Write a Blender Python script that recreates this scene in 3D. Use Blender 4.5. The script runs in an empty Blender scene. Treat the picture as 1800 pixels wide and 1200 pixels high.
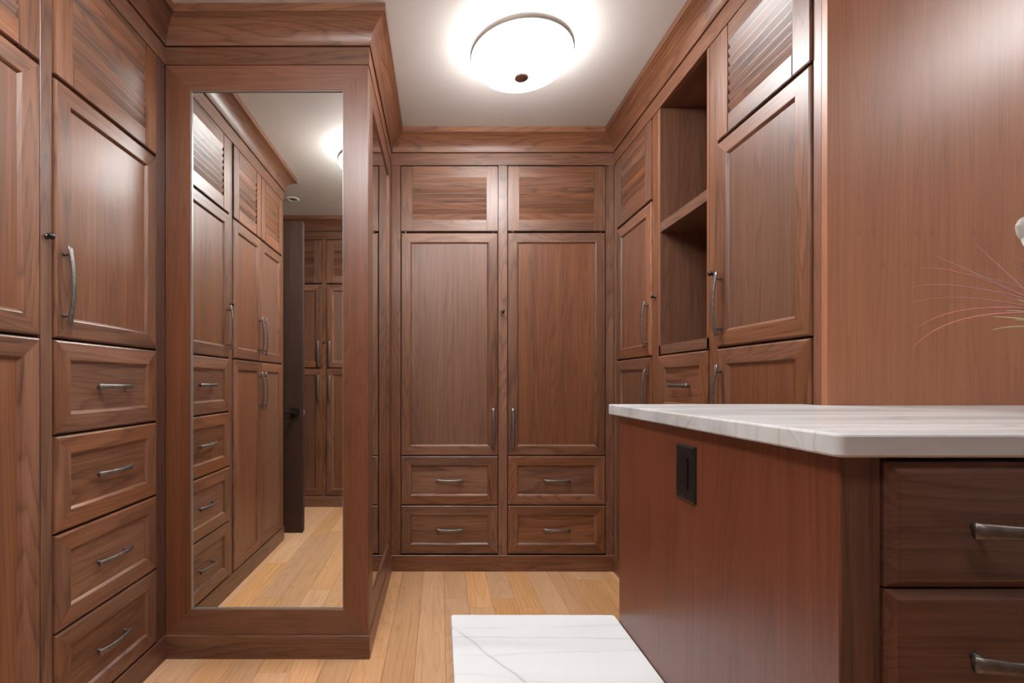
import bpy, bmesh, math, random
from mathutils import Vector, Matrix
random.seed(7)
D = bpy.data
COL = bpy.context.scene.collection
PI = math.pi

# ------------------------------------------------------------------ camera, world, exposure
H = 2.74          # ceiling height
HE = 1.183        # eye height
cam_d = D.cameras.new('camera')
cam = D.objects.new('camera', cam_d)
COL.objects.link(cam)
cam.location = (0, 0, HE)
cam.rotation_euler = (PI / 2 - 0.001, 0, 0.0026)
cam_d.sensor_width = 36
cam_d.lens = 820 / 1800 * 36
cam_d.shift_x = (900 - 771.3) / 1800
cam_d.shift_y = (672.4 - 600) / 1800
cam_d.clip_start = 0.02
bpy.context.scene.camera = cam
sc = bpy.context.scene
sc.view_settings.view_transform = 'Standard'
sc.view_settings.look = 'None'
sc.view_settings.gamma = 1
sc.view_settings.use_curve_mapping = False
sc.view_settings.exposure = 0.18
w = D.worlds.new('world')
sc.world = w
w.use_nodes = True
w.node_tree.nodes['Background'].inputs[0].default_value = (0.5, 0.55, 0.6, 1)
w.node_tree.nodes['Background'].inputs[1].default_value = 0.3
LAMP_UP = 4.2      # watts of the bulbs shining over the rim of each bowl
LAMP_BOWL = 62.0    # radiance of the glass bowls
LAMPS = [(0.37, 2.12), (-0.455, 0.86), (2.37, 0.70), (0.10, -0.12)]
LAMP_K = [1.0, 1.15, 0.45, 0.6]     # relative output of the four lamps

# ------------------------------------------------------------------ plan dimensions (metres)
XL, XR = -1.177, 1.0885       # faces of the left and right cabinet runs
YT, XT = 1.9965, -0.3067      # front and side of the mirrored tower
YB = 2.9216                   # face of the back wardrobe
YE = 0.51                     # near end of the left run
YP = 1.3145                   # tall panel at the right
YREAR = -0.42                 # face of the run behind the camera
ZB, ZF, ZC = 0.1015, 2.539, 2.614
Z0, Z1, Z2, Z3, Z4 = 2.1216, 1.316, 1.020, 0.7163, 0.4121
DEP = 0.58
WALL_L, WALL_B, WALL_REAR, WALL_R = XL - DEP - 0.02, YB + DEP + 0.02, YREAR - DEP - 0.02, 3.0

# ------------------------------------------------------------------ materials
def newmat(name):
    m = D.materials.new(name)
    m.use_nodes = True
    nt = m.node_tree
    return m, nt, nt.nodes['Principled BSDF']

def N(nt, t, **k):
    n = nt.nodes.new(t)
    for a, b in k.items():
        setattr(n, a, b)
    return n

def ramp(nt, stops):
    r = N(nt, 'ShaderNodeValToRGB')
    e = r.color_ramp.elements
    while len(e) > 1:
        e.remove(e[0])
    e[0].position = stops[0][0]; e[0].color = (*stops[0][1], 1)
    for p, c in stops[1:]:
        x = e.new(p); x.color = (*c, 1)
    return r

def sc_(c, f):
    return tuple(v * f for v in c)

def wood(name, axis, base, dark, light, rough=0.42, contrast=1.0, across=11.0, along=0.9, vary=0.20, coat=0.42):
    """axis 'x','y' or 'z': the direction the grain runs in object space"""
    m, nt, bs = newmat(name)
    tc = N(nt, 'ShaderNodeTexCoord'); oi = N(nt, 'ShaderNodeObjectInfo')
    off = N(nt, 'ShaderNodeVectorMath', operation='SCALE'); off.inputs[0].default_value = (17.3, 31.7, 23.1)
    nt.links.new(oi.outputs['Random'], off.inputs['Scale'])
    add = N(nt, 'ShaderNodeVectorMath', operation='ADD')
    nt.links.new(tc.outputs['Object'], add.inputs[0]); nt.links.new(off.outputs[0], add.inputs[1])
    def mapped(a, b):
        mp = N(nt, 'ShaderNodeMapping')
        s = [a, a, a]; s['xyz'.index(axis)] = b
        mp.inputs['Scale'].default_value = s
        nt.links.new(add.outputs[0], mp.inputs['Vector'])
        return mp
    # broad figure: rings cut by the board (cathedrals and straight bands)
    m1 = mapped(across * 0.42, along * 0.55)
    n1 = N(nt, 'ShaderNodeTexNoise'); n1.inputs['Scale'].default_value = 1.0
    n1.inputs['Detail'].default_value = 1.5; n1.inputs['Distortion'].default_value = 0.35
    nt.links.new(m1.outputs[0], n1.inputs['Vector'])
    mul = N(nt, 'ShaderNodeMath', operation='MULTIPLY'); mul.inputs[1].default_value = 27.0
    nt.links.new(n1.outputs[0], mul.inputs[0])
    # warp a little with the fine noise
    m2 = mapped(across * 5.5, along * 3.0)
    n2 = N(nt, 'ShaderNodeTexNoise'); n2.inputs['Scale'].default_value = 1.0; n2.inputs['Detail'].default_value = 4
    nt.links.new(m2.outputs[0], n2.inputs['Vector'])
    ad = N(nt, 'ShaderNodeMath', operation='MULTIPLY_ADD'); ad.inputs[1].default_value = 0.9
    nt.links.new(n2.outputs[0], ad.inputs[0]); nt.links.new(mul.outputs[0], ad.inputs[2])
    fr = N(nt, 'ShaderNodeMath', operation='FRACT'); nt.links.new(ad.outputs[0], fr.inputs[0])
    # asymmetric ring: slow rise, quick fall
    rr = ramp(nt, [(0.0, (0.5,) * 3), (0.15, (0.60,) * 3), (0.70, (0.44,) * 3), (0.90, (0.08,) * 3), (1.0, (0.5,) * 3)])
    nt.links.new(fr.outputs[0], rr.inputs[0])
    # pores
    m3 = mapped(across * 32, along * 9)
    n3 = N(nt, 'ShaderNodeTexNoise'); n3.inputs['Scale'].default_value = 1.0; n3.inputs['Detail'].default_value = 2
    nt.links.new(m3.outputs[0], n3.inputs['Vector'])
    # slow colour drift
    m4 = mapped(across * 0.8, along * 0.8)
    n4 = N(nt, 'ShaderNodeTexNoise'); n4.inputs['Scale'].default_value = 1.0; n4.inputs['Detail'].default_value = 2
    nt.links.new(m4.outputs[0], n4.inputs['Vector'])
    def madd(a, k, b):
        q = N(nt, 'ShaderNodeMath', operation='MULTIPLY_ADD'); q.inputs[1].default_value = k
        nt.links.new(a, q.inputs[0])
        if isinstance(b, float): q.inputs[2].default_value = b
        else: nt.links.new(b, q.inputs[2])
        return q.outputs[0]
    v = madd(rr.outputs[0], 0.50 * contrast, 0.5 - 0.43 * 0.50 * contrast - 0.5 * 0.55 * contrast - 0.31 * contrast - 0.25 * contrast)
    v = madd(n2.outputs[0], 0.55 * contrast, v)
    v = madd(n3.outputs[0], 0.62 * contrast, v)
    v = madd(n4.outputs[0], 0.50 * contrast, v)
    cr = ramp(nt, [(0.12, dark), (0.5, base), (0.88, light)])
    nt.links.new(v, cr.inputs[0])
    hs = N(nt, 'ShaderNodeHueSaturation')
    mr = N(nt, 'ShaderNodeMapRange'); mr.inputs['To Min'].default_value = 1 - vary; mr.inputs['To Max'].default_value = 1 + vary
    nt.links.new(oi.outputs['Random'], mr.inputs['Value']); nt.links.new(mr.outputs[0], hs.inputs['Value'])
    wn = N(nt, 'ShaderNodeTexWhiteNoise'); wn.noise_dimensions = '1D'; nt.links.new(oi.outputs['Random'], wn.inputs['W'])
    mr2 = N(nt, 'ShaderNodeMapRange'); mr2.inputs['To Min'].default_value = 0.90; mr2.inputs['To Max'].default_value = 1.08
    nt.links.new(wn.outputs['Value'], mr2.inputs['Value']); nt.links.new(mr2.outputs[0], hs.inputs['Saturation'])
    nt.links.new(cr.outputs[0], hs.inputs['Color'])
    nt.links.new(hs.outputs[0], bs.inputs['Base Color'])
    bs.inputs['Roughness'].default_value = rough
    bs.inputs['Coat Weight'].default_value = coat
    bs.inputs['Coat Roughness'].default_value = rough * 0.85
    bp = N(nt, 'ShaderNodeBump'); bp.inputs['Strength'].default_value = 0.08; bp.inputs['Distance'].default_value = 0.001
    nt.links.new(n3.outputs[0], bp.inputs['Height']); nt.links.new(bp.outputs[0], bs.inputs['Normal'])
    return m

WB = (0.168, 0.066, 0.032); WD = (0.046, 0.018, 0.010); WLt = (0.275, 0.124, 0.066)
walnut_v = wood('walnut_vertical_grain', 'z', WB, WD, WLt)
walnut_h = wood('walnut_horizontal_grain', 'x', WB, WD, WLt)
veneer_v = wood('walnut_veneer_vertical', 'z', (0.168, 0.067, 0.033), (0.066, 0.026, 0.014), (0.265, 0.118, 0.063), across=17, along=0.5, vary=0.12, contrast=.8)
RB = (0.185, 0.069, 0.036)
red_v = wood('red_walnut_vertical', 'z', RB, sc_(RB, .52), sc_(RB, 1.5), contrast=.8, across=16, along=0.5, vary=0.1)
red_h = wood('red_walnut_horizontal', 'x', RB, sc_(RB, .52), sc_(RB, 1.5), contrast=.8, across=12, along=0.8, vary=0.1)
dark_v = wood('dark_walnut_vertical', 'z', (0.085, 0.042, 0.030), (0.035, 0.018, 0.013), (0.15, 0.08, 0.06), across=16, vary=.05)
slat_h = wood('walnut_slats', 'x', WB, WD, WLt, vary=.30)
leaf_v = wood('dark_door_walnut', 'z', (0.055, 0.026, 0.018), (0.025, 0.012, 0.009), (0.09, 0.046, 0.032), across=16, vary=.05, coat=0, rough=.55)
panel_v = wood('cherry_toned_panel', 'z', (0.38, 0.142, 0.062), (0.27, 0.093, 0.038), (0.48, 0.20, 0.095), contrast=.7, across=22, along=0.5, vary=0.03, rough=.42)
def add_knots(m, pts):
    nt = m.node_tree; bs = nt.nodes['Principled BSDF']; src = bs.inputs['Base Color'].links[0].from_socket
    tc = N(nt, 'ShaderNodeTexCoord'); mp = N(nt, 'ShaderNodeMapping'); mp.inputs['Scale'].default_value = (1, 0, .8)
    nz = N(nt, 'ShaderNodeTexNoise'); nz.inputs['Scale'].default_value = 60; nt.links.new(tc.outputs['Object'], nz.inputs['Vector'])
    nt.links.new(tc.outputs['Object'], mp.inputs['Vector'])
    for x, z in pts:
        d = N(nt, 'ShaderNodeVectorMath', operation='DISTANCE'); d.inputs[1].default_value = (x, 0, z * .8)
        nt.links.new(mp.outputs[0], d.inputs[0])
        ad = N(nt, 'ShaderNodeMath', operation='MULTIPLY_ADD'); ad.inputs[1].default_value = .012; nt.links.new(nz.outputs[0], ad.inputs[0]); nt.links.new(d.outputs['Value'], ad.inputs[2])
        r = N(nt, 'ShaderNodeMapRange'); r.inputs['From Min'].default_value = .0065; r.inputs['From Max'].default_value = .014
        r.inputs['To Min'].default_value = .32; r.inputs['To Max'].default_value = 0
        nt.links.new(ad.outputs[0], r.inputs['Value'])
        mx = N(nt, 'ShaderNodeMix', data_type='RGBA'); nt.links.new(r.outputs[0], mx.inputs['Factor'])
        nt.links.new(src, mx.inputs['A']); mx.inputs['B'].default_value = (.09, .035, .018, 1); src = mx.outputs['Result']
    nt.links.new(src, bs.inputs['Base Color'])
add_knots(panel_v, [((px - 771) / 624 - (XR + WALL_R) / 2, HE + (672 - py) / 624) for px, py in ((1505, 408), (1530, 409), (1607, 410), (1633, 411), (1706, 409), (1730, 411), (1548, 466), (1587, 467), (1650, 466), (1765, 628), (1683, 616))])
island_v = wood('island_side_veneer', 'z', (0.165, 0.050, 0.026), (0.095, 0.029, 0.016), (0.25, 0.085, 0.046), contrast=.8, across=20, along=.45, vary=0.05, rough=.36)
oak = wood('light_oak_boards', 'y', (0.70, 0.385, 0.185), (0.47, 0.230, 0.098), (0.83, 0.52, 0.290), rough=.34, contrast=.75, across=12, along=0.8, vary=.13, coat=.1)

def simple(name, col, rough=.5, metal=0.0, emit=None, strength=0, spec=None):
    m, nt, bs = newmat(name)
    bs.inputs['Base Color'].default_value = (*col, 1)
    bs.inputs['Roughness'].default_value = rough
    bs.inputs['Metallic'].default_value = metal
    if emit:
        bs.inputs['Emission Color'].default_value = (*emit, 1)
        bs.inputs['Emission Strength'].default_value = strength
    return m

def painted(name, col, rough):
    m, nt, bs = newmat(name)
    tc = N(nt, 'ShaderNodeTexCoord'); n = N(nt, 'ShaderNodeTexNoise'); n.inputs['Scale'].default_value = 220
    nt.links.new(tc.outputs['Object'], n.inputs['Vector'])
    n2 = N(nt, 'ShaderNodeTexNoise'); n2.inputs['Scale'].default_value = 1.3
    nt.links.new(tc.outputs['Object'], n2.inputs['Vector'])
    r = ramp(nt, [(0.3, sc_(col, .965)), (0.7, sc_(col, 1.0))]); nt.links.new(n2.outputs[0], r.inputs[0])
    nt.links.new(r.outputs[0], bs.inputs['Base Color'])
    bp = N(nt, 'ShaderNodeBump'); bp.inputs['Strength'].default_value = .05; bp.inputs['Distance'].default_value = .001
    nt.links.new(n.outputs[0], bp.inputs['Height']); nt.links.new(bp.outputs[0], bs.inputs['Normal'])
    bs.inputs['Roughness'].default_value = rough
    return m

paint = painted('ceiling_paint', (0.70, 0.68, 0.66), .7)
wall_paint = painted('wall_paint', (0.60, 0.55, 0.50), .7)

def metalmat(name, col, rough):
    m, nt, bs = newmat(name)
    tc = N(nt, 'ShaderNodeTexCoord'); n = N(nt, 'ShaderNodeTexNoise'); n.inputs['Scale'].default_value = 90; n.inputs['Detail'].default_value = 3
    nt.links.new(tc.outputs['Object'], n.inputs['Vector'])
    r = ramp(nt, [(0.35, sc_(col, .8)), (0.65, sc_(col, 1.15))]); nt.links.new(n.outputs[0], r.inputs[0])
    nt.links.new(r.outputs[0], bs.inputs['Base Color'])
    bs.inputs['Metallic'].default_value = 0.85; bs.inputs['Roughness'].default_value = rough
    return m
bronze = metalmat('brushed_bronze', (0.22, 0.198, 0.186), .42)
knob_m = metalmat('dark_bronze', (0.06, 0.05, 0.045), .3)
steel = metalmat('satin_nickel', (0.62, 0.60, 0.57), .25)
black_p = simple('black_plastic', (0.012, 0.008, 0.007), .45)
black_in = simple('dark_socket_plastic', (0.010, 0.008, 0.007), .3)
dark_in = simple('slot_black', (0.003, 0.003, 0.003), .8)
white_p = simple('white_plastic', (0.75, 0.74, 0.72), .4)
mirror_m = simple('mirror_silver', (0.90, 0.92, 0.90), .0, 1.0)
edge_m = simple('polished_glass_edge', (0.34, 0.33, 0.31), .35, .5)

def alabaster(k):
    m, nt, bs = newmat('white_bowl_glass')
    tc = N(nt, 'ShaderNodeTexCoord'); n = N(nt, 'ShaderNodeTexNoise'); n.inputs['Scale'].default_value = 9; n.inputs['Detail'].default_value = 4
    nt.links.new(tc.outputs['Object'], n.inputs['Vector'])
    r = ramp(nt, [(0.3, (.96, .965, .97)), (0.7, (.98, .99, 1.0))]); nt.links.new(n.outputs[0], r.inputs[0])
    nt.links.new(r.outputs[0], bs.inputs['Emission Color'])
    # emission shaped to weaken towards the rim, throwing less light on crown and ceiling
    sp = N(nt, 'ShaderNodeSeparateXYZ'); nt.links.new(tc.outputs['Object'], sp.inputs[0])
    mr = N(nt, 'ShaderNodeMapRange'); mr.inputs['From Min'].default_value = 2.566 - H; mr.inputs['From Max'].default_value = 2.662 - H
    mr.inputs['To Min'].default_value = LAMP_BOWL * k; mr.inputs['To Max'].default_value = LAMP_BOWL * k * .12
    nt.links.new(sp.outputs['Z'], mr.inputs['Value']); nt.links.new(mr.outputs[0], bs.inputs['Emission Strength'])
    bs.inputs['Base Color'].default_value = (.8, .78, .75, 1)
    bs.inputs['Roughness'].default_value = .3
    return m
bowl_m = [alabaster(k) for k in LAMP_K]

def marble(name, seed, band, diag=False):
    m, nt, bs = newmat(name)
    tc = N(nt, 'ShaderNodeTexCoord')
    def mp(scale, rot=(0, 0, 0), loc=(0, 0, 0)):
        q = N(nt, 'ShaderNodeMapping'); q.inputs['Scale'].default_value = scale
        q.inputs['Rotation'].default_value = rot; q.inputs['Location'].default_value = loc
        nt.links.new(tc.outputs['Object'], q.inputs['Vector']); return q.outputs[0]
    # soft clouds drawn out along x
    n1 = N(nt, 'ShaderNodeTexNoise'); n1.inputs['Scale'].default_value = 1; n1.inputs['Detail'].default_value = 5
    n1.inputs['Distortion'].default_value = .4
    nt.links.new(mp((1.3, band, band), loc=(seed, seed * 2, 0)), n1.inputs['Vector'])
    r1 = ramp(nt, [(0.30, (0.60, 0.62, 0.63)), (0.48, (0.68, 0.70, 0.71)), (0.60, (0.72, 0.74, 0.75))] if diag else [(0.30, (0.46, 0.465, 0.465)), (0.48, (0.60, 0.61, 0.61)), (0.60, (0.68, 0.69, 0.69))])
    nt.links.new(n1.outputs[0], r1.inputs[0])
    col = r1.outputs[0]
    def vein(scale, rot, loc, width, colr, dist, strength):
        nonlocal col
        n = N(nt, 'ShaderNodeTexNoise'); n.inputs['Scale'].default_value = 1; n.inputs['Detail'].default_value = 3.5
        n.inputs['Roughness'].default_value = .45
        n.inputs['Distortion'].default_value = dist
        nt.links.new(mp(scale, rot, loc), n.inputs['Vector'])
        s = N(nt, 'ShaderNodeMath', operation='SUBTRACT'); s.inputs[1].default_value = .5; nt.links.new(n.outputs[0], s.inputs[0])
        a = N(nt, 'ShaderNodeMath', operation='ABSOLUTE'); nt.links.new(s.outputs[0], a.inputs[0])
        r = ramp(nt, [(0.0, (strength,) * 3), (width * .35, (strength * .55,) * 3), (width, (0, 0, 0))]); nt.links.new(a.outputs[0], r.inputs[0])
        # veins fade in and out
        nf = N(nt, 'ShaderNodeTexNoise'); nf.inputs['Scale'].default_value = 4; nt.links.new(tc.outputs['Object'], nf.inputs['Vector'])
        rf = ramp(nt, [(0.38, (.15,) * 3), (0.6, (1,) * 3)]); nt.links.new(nf.outputs[0], rf.inputs[0])
        ml = N(nt, 'ShaderNodeMath', operation='MULTIPLY'); nt.links.new(r.outputs[0], ml.inputs[0]); nt.links.new(rf.outputs[0], ml.inputs[1])
        mx = N(nt, 'ShaderNodeMix', data_type='RGBA'); nt.links.new(ml.outputs[0], mx.inputs['Factor'])
        nt.links.new(col, mx.inputs['A']); mx.inputs['B'].default_value = (*colr, 1)
        col = mx.outputs['Result']
    if not diag:
        vein((0.8, 3.2, 3.2), (0, 0, .12), (seed, 3, 1), .012, (0.33, 0.31, 0.29), .5, .6)
        vein((1.5, 9, 9), (0, 0, -.05), (seed + 4, 7, 1), .03, (0.50, 0.44, 0.40), .8, .5)
    def line(nx, ny, c, amp, freq, width, colr, strength, lo=None, fade=.4):
        nonlocal col
        n = N(nt, 'ShaderNodeTexNoise'); n.inputs['Scale'].default_value = freq; n.inputs['Detail'].default_value = 4
        nt.links.new(mp((1, 1, 1), loc=(c * 3, ny, 0)), n.inputs['Vector'])
        dt = N(nt, 'ShaderNodeVectorMath', operation='DOT_PRODUCT'); dt.inputs[1].default_value = (nx, ny, 0)
        nt.links.new(tc.outputs['Object'], dt.inputs[0])
        q = N(nt, 'ShaderNodeMath', operation='MULTIPLY_ADD'); q.inputs[1].default_value = amp; q.inputs[2].default_value = -c - amp * .5
        nt.links.new(n.outputs[0], q.inputs[0])
        ad = N(nt, 'ShaderNodeMath', operation='ADD'); nt.links.new(q.outputs[0], ad.inputs[0]); nt.links.new(dt.outputs['Value'], ad.inputs[1])
        a = N(nt, 'ShaderNodeMath', operation='ABSOLUTE'); nt.links.new(ad.outputs[0], a.inputs[0])
        sc2 = N(nt, 'ShaderNodeMath', operation='MULTIPLY'); sc2.inputs[1].default_value = .1 / width; nt.links.new(a.outputs[0], sc2.inputs[0])
        r = ramp(nt, [(0.0, (strength,) * 3), (.05, (strength * .6,) * 3), (.1, (strength * .18,) * 3), (.5, (0, 0, 0))]); nt.links.new(sc2.outputs[0], r.inputs[0])
        nf = N(nt, 'ShaderNodeTexNoise'); nf.inputs['Scale'].default_value = 9; nt.links.new(mp((1, 1, 1), loc=(c, 4, 2)), nf.inputs['Vector'])
        rf = ramp(nt, [(.3, (fade,) * 3), (.6, (1,) * 3)]); nt.links.new(nf.outputs[0], rf.inputs[0])
        ml = N(nt, 'ShaderNodeMath', operation='MULTIPLY'); nt.links.new(r.outputs[0], ml.inputs[0]); nt.links.new(rf.outputs[0], ml.inputs[1])
        mx = N(nt, 'ShaderNodeMix', data_type='RGBA'); nt.links.new(ml.outputs[0], mx.inputs['Factor'])
        nt.links.new(col, mx.inputs['A']); mx.inputs['B'].default_value = (*colr, 1)
        col = mx.outputs['Result']
    if not diag:
        for c_, k_, w_ in ((.283, (.30, .28, .25), .0012), (.246, (.28, .26, .24), .0012), (.204, (.45, .38, .26), .0016), (.154, (.46, .40, .30), .0020), (.101, (.42, .33, .20), .0013), (.038, (.26, .36, .24), .0014), (.40, (.42, .40, .36), .0016), (.52, (.42, .40, .38), .0012)):
            line(.02, 1.0, c_, .022, 26, w_, k_, .8, fade=.0)
    if diag:
        line(.836, .548, .168, .030, 7, .0018, (.30, .29, .29), .9)
        line(.02, 1.0, .636, .030, 6, .0014, (.36, .33, .31), .8, fade=.15)
        line(-.05, 1.0, .566, .040, 6, .0013, (.42, .40, .38), .6, fade=.0)
        line(.10, 1.0, .45, .05, 5, .0013, (.42, .40, .38), .5, fade=.0)
        line(-.04, 1.0, .690, .03, 8, .0022, (.45, .42, .40), .5, fade=.0)
    nt.links.new(col, bs.inputs['Base Color'])
    bs.inputs['Roughness'].default_value = .25
    return m
marble_top = marble('streaked_white_marble', 1.7, 9)
marble_seat = marble('veined_white_marble', 5.2, 6, True)
def quartz_edge():
    return marble_top

# ------------------------------------------------------------------ mesh and object helpers
def finish(name, bm, mats, smooth=False):
    me = D.meshes.new(name)
    bmesh.ops.recalc_face_normals(bm, faces=bm.faces)
    bm.to_mesh(me); bm.free()
    for m in (mats if isinstance(mats, (list, tuple)) else [mats]):
        me.materials.append(m)
    if smooth:
        for p in me.polygons: p.use_smooth = True
    return me

def ob(name, me, parent=None, loc=(0, 0, 0), rot=(0, 0, 0), label=None):
    o = D.objects.new(name, me)
    COL.objects.link(o)
    o.parent = parent
    o.location = loc; o.rotation_euler = rot
    if label: o['label'] = label
    return o

def thing(name, label, cat, loc=(0, 0, 0), rz=0, group=None, me=None):
    o = ob(name, me, None, loc, (0, 0, rz))
    o['label'] = label; o['category'] = cat
    if group: o['group'] = group
    return o

def struct(name, me=None, loc=(0, 0, 0), rz=0, label=None):
    o = ob(name, me, None, loc, (0, 0, rz))
    o['kind'] = 'structure'
    if label: o['label'] = label
    return o

def bm_box(bm, x0, x1, y0, y1, z0, z1):
    vs = [bm.verts.new(p) for p in ((x0, y0, z0), (x1, y0, z0), (x1, y1, z0), (x0, y1, z0), (x0, y0, z1), (x1, y0, z1), (x1, y1, z1), (x0, y1, z1))]
    for f in ((0, 3, 2, 1), (4, 5, 6, 7), (0, 1, 5, 4), (1, 2, 6, 5), (2, 3, 7, 6), (3, 0, 4, 7)):
        bm.faces.new([vs[i] for i in f])

def box_mesh(name, x0, x1, y0, y1, z0, z1, mat, bevel=0.0, seg=1):
    bm = bmesh.new(); bm_box(bm, x0, x1, y0, y1, z0, z1)
    if bevel: bmesh.ops.bevel(bm, geom=bm.edges[:], offset=bevel, segments=seg, affect='EDGES')
    return finish(name, bm, mat)

def prism(bm, pts, z0, z1):
    n = len(pts)
    a = [bm.verts.new((x, y, z0)) for x, y in pts]; b = [bm.verts.new((x, y, z1)) for x, y in pts]
    bm.faces.new(a[::-1]); bm.faces.new(b)
    for i in range(n):
        j = (i + 1) % n
        bm.faces.new((a[i], a[j], b[j], b[i]))

def lathe(bm, prof, seg=32, center=(0, 0, 0), close=True):
    rings = []
    cx, cy, cz = center
    for r, z in prof:
        if r < 1e-6: rings.append([bm.verts.new((cx, cy, cz + z))])
        else: rings.append([bm.verts.new((cx + r * math.cos(2 * PI * k / seg), cy + r * math.sin(2 * PI * k / seg), cz + z)) for k in range(seg)])
    for a, b in zip(rings, rings[1:]):
        for k in range(seg):
            l = (k + 1) % seg
            if len(a) == 1 and len(b) == 1: continue
            if len(a) == 1: bm.faces.new((a[0], b[k], b[l]))
            elif len(b) == 1: bm.faces.new((a[k], a[l], b[0]))
            else: bm.faces.new((a[k], a[l], b[l], b[k]))

CACHE = {}
def cached(key, fn):
    if key not in CACHE: CACHE[key] = fn()
    return CACHE[key]

# ------------------------------------------------------------------ cabinet fronts (local: x right, z up, front towards -y; origin at the centre)
FW, PROUD, TH = 0.070, 0.008, 0.020
def member_mesh(kind, W, Hh, fw, mat):
    """one mitred frame member; outer edge eased, inner edge sloping down to the panel"""
    prof = [(0, TH), (0, .0065), (.0018, .0026), (.0062, 0), (fw - .013, 0), (fw - .010, .0015), (fw - .003, .0095), (fw, .010), (fw, TH)]
    g = .0003
    bm = bmesh.new()
    L = []; R = []
    for d, y in prof:
        e = d + g
        if kind == 'bottom': a, b = (-W / 2 + e, y, -Hh / 2 + d), (W / 2 - e, y, -Hh / 2 + d)
        if kind == 'top': a, b = (-W / 2 + e, y, Hh / 2 - d), (W / 2 - e, y, Hh / 2 - d)
        if kind == 'left': a, b = (-W / 2 + d, y, -Hh / 2 + e), (-W / 2 + d, y, Hh / 2 - e)
        if kind == 'right': a, b = (W / 2 - d, y, -Hh / 2 + e), (W / 2 - d, y, Hh / 2 - e)
        L.append(bm.verts.new(a)); R.append(bm.verts.new(b))
    n = len(prof)
    for i in range(n):
        j = (i + 1) % n
        bm.faces.new((L[i], L[j], R[j], R[i]))
    bm.faces.new(L[::-1]); bm.faces.new(R)
    return finish('frame_member', bm, mat)

def handle_mesh(L, key):
    """arched bar handle, bar along x, standing off towards -y; posts near both ends"""
    bm = bmesh.new()
    n = 18
    rows = []
    for i in range(n + 1):
        t = i / n
        x = (t - .5) * L
        u = 2 * t - 1
        y = -0.019 - 0.014 * (1 - u * u)
        hw = 0.0080 + 0.0026 * abs(u) ** 2.5      # flares towards the ends
        th = 0.0046
        ring = []
        for k in range(10):
            a = 2 * PI * k / 10
            ring.append(bm.verts.new((x, y + th * math.sin(a), hw * math.cos(a))))
        rows.append(ring)
    for a, b in zip(rows, rows[1:]):
        for k in range(10):
            l = (k + 1) % 10
            bm.faces.new((a[k], a[l], b[l], b[k]))
    bm.faces.new(rows[0][::-1]); bm.faces.new(rows[-1])
    for s in (-1, 1):
        x = s * L * .39
        seg = 10
        prof = [(0.0062, 0.0), (0.0045, -.004), (0.0042, -.017), (0.0050, -.0245)]
        rings = [[bm.verts.new((x + r * math.cos(2 * PI * k / seg), y, r * math.sin(2 * PI * k / seg))) for k in range(seg)] for r, y in prof]
        for a, b in zip(rings, rings[1:]):
            for k in range(seg):
                l = (k + 1) % seg
                bm.faces.new((a[k], a[l], b[l], b[k]))
        bm.faces.new(rings[0]); bm.faces.new(rings[-1][::-1])
    return finish('handle', bm, bronze, True)

def add_handle(front, x, z, vertical, y=0.0, L=None):
    L = L or (0.245 if vertical else 0.168)
    me = cached(('handle', L), lambda: handle_mesh(L, 0))
    return ob('handle', me, front, (x, y, z), (0, PI / 2 if vertical else 0, 0), 'bronze arched bar handle')

def framed_front(root, name, x0, x1, z0, z1, horizontal=False, handle=None, fw=FW, mats=None):
    """handle: None | 'c' | ('l'|'r', z_top)"""
    W, Hh = round(x1 - x0, 4), round(z1 - z0, 4)
    mv, mh, mp = mats or (walnut_v, walnut_h, walnut_h if horizontal else veneer_v)
    pm = cached(('panel', W, Hh, mp.name, fw), lambda: box_mesh('panel', -W / 2 + fw - .006, W / 2 - fw + .006, .0095, .017, -Hh / 2 + fw - .006, Hh / 2 - fw + .006, mp))
    f = ob(name, pm, root, ((x0 + x1) / 2, -PROUD, (z0 + z1) / 2))
    for kd, nm, m in (('left', 'stile', mv), ('right', 'stile', mv), ('top', 'rail', mh), ('bottom', 'rail', mh)):
        ob(nm, cached((kd, W, Hh, fw, m.name), lambda: member_mesh(kd, W, Hh, fw, m)), f)
    if handle == 'c':
        add_handle(f, 0, 0, False, .0095)
    elif handle:
        side, zt = handle
        xx = (W / 2 - .030) * (1 if side == 'r' else -1)
        add_handle(f, xx, zt - .1225 - (z0 + z1) / 2, True)
    return f

def slat_mesh(w, p):
    # a tilted slat: top leans back, rounded nose at the lower front
    bm = bmesh.new()
    pts = [(.0110, -.0168), (.0125, -.0175), (.0140, -.0165), (.0062, .0160), (.0042, .0180), (.0014, .0182), (-.0002, .0166), (.0004, .0140)]
    k = p / .031
    a = [bm.verts.new((-w / 2, y, z * k)) for y, z in pts]; b = [bm.verts.new((w / 2, y, z * k)) for y, z in pts]
    n = len(pts)
    for i in range(n):
        j = (i + 1) % n
        bm.faces.new((a[i], a[j], b[j], b[i]))
    bm.faces.new(a[::-1]); bm.faces.new(b)
    return finish('slat', bm, slat_h)

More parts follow.
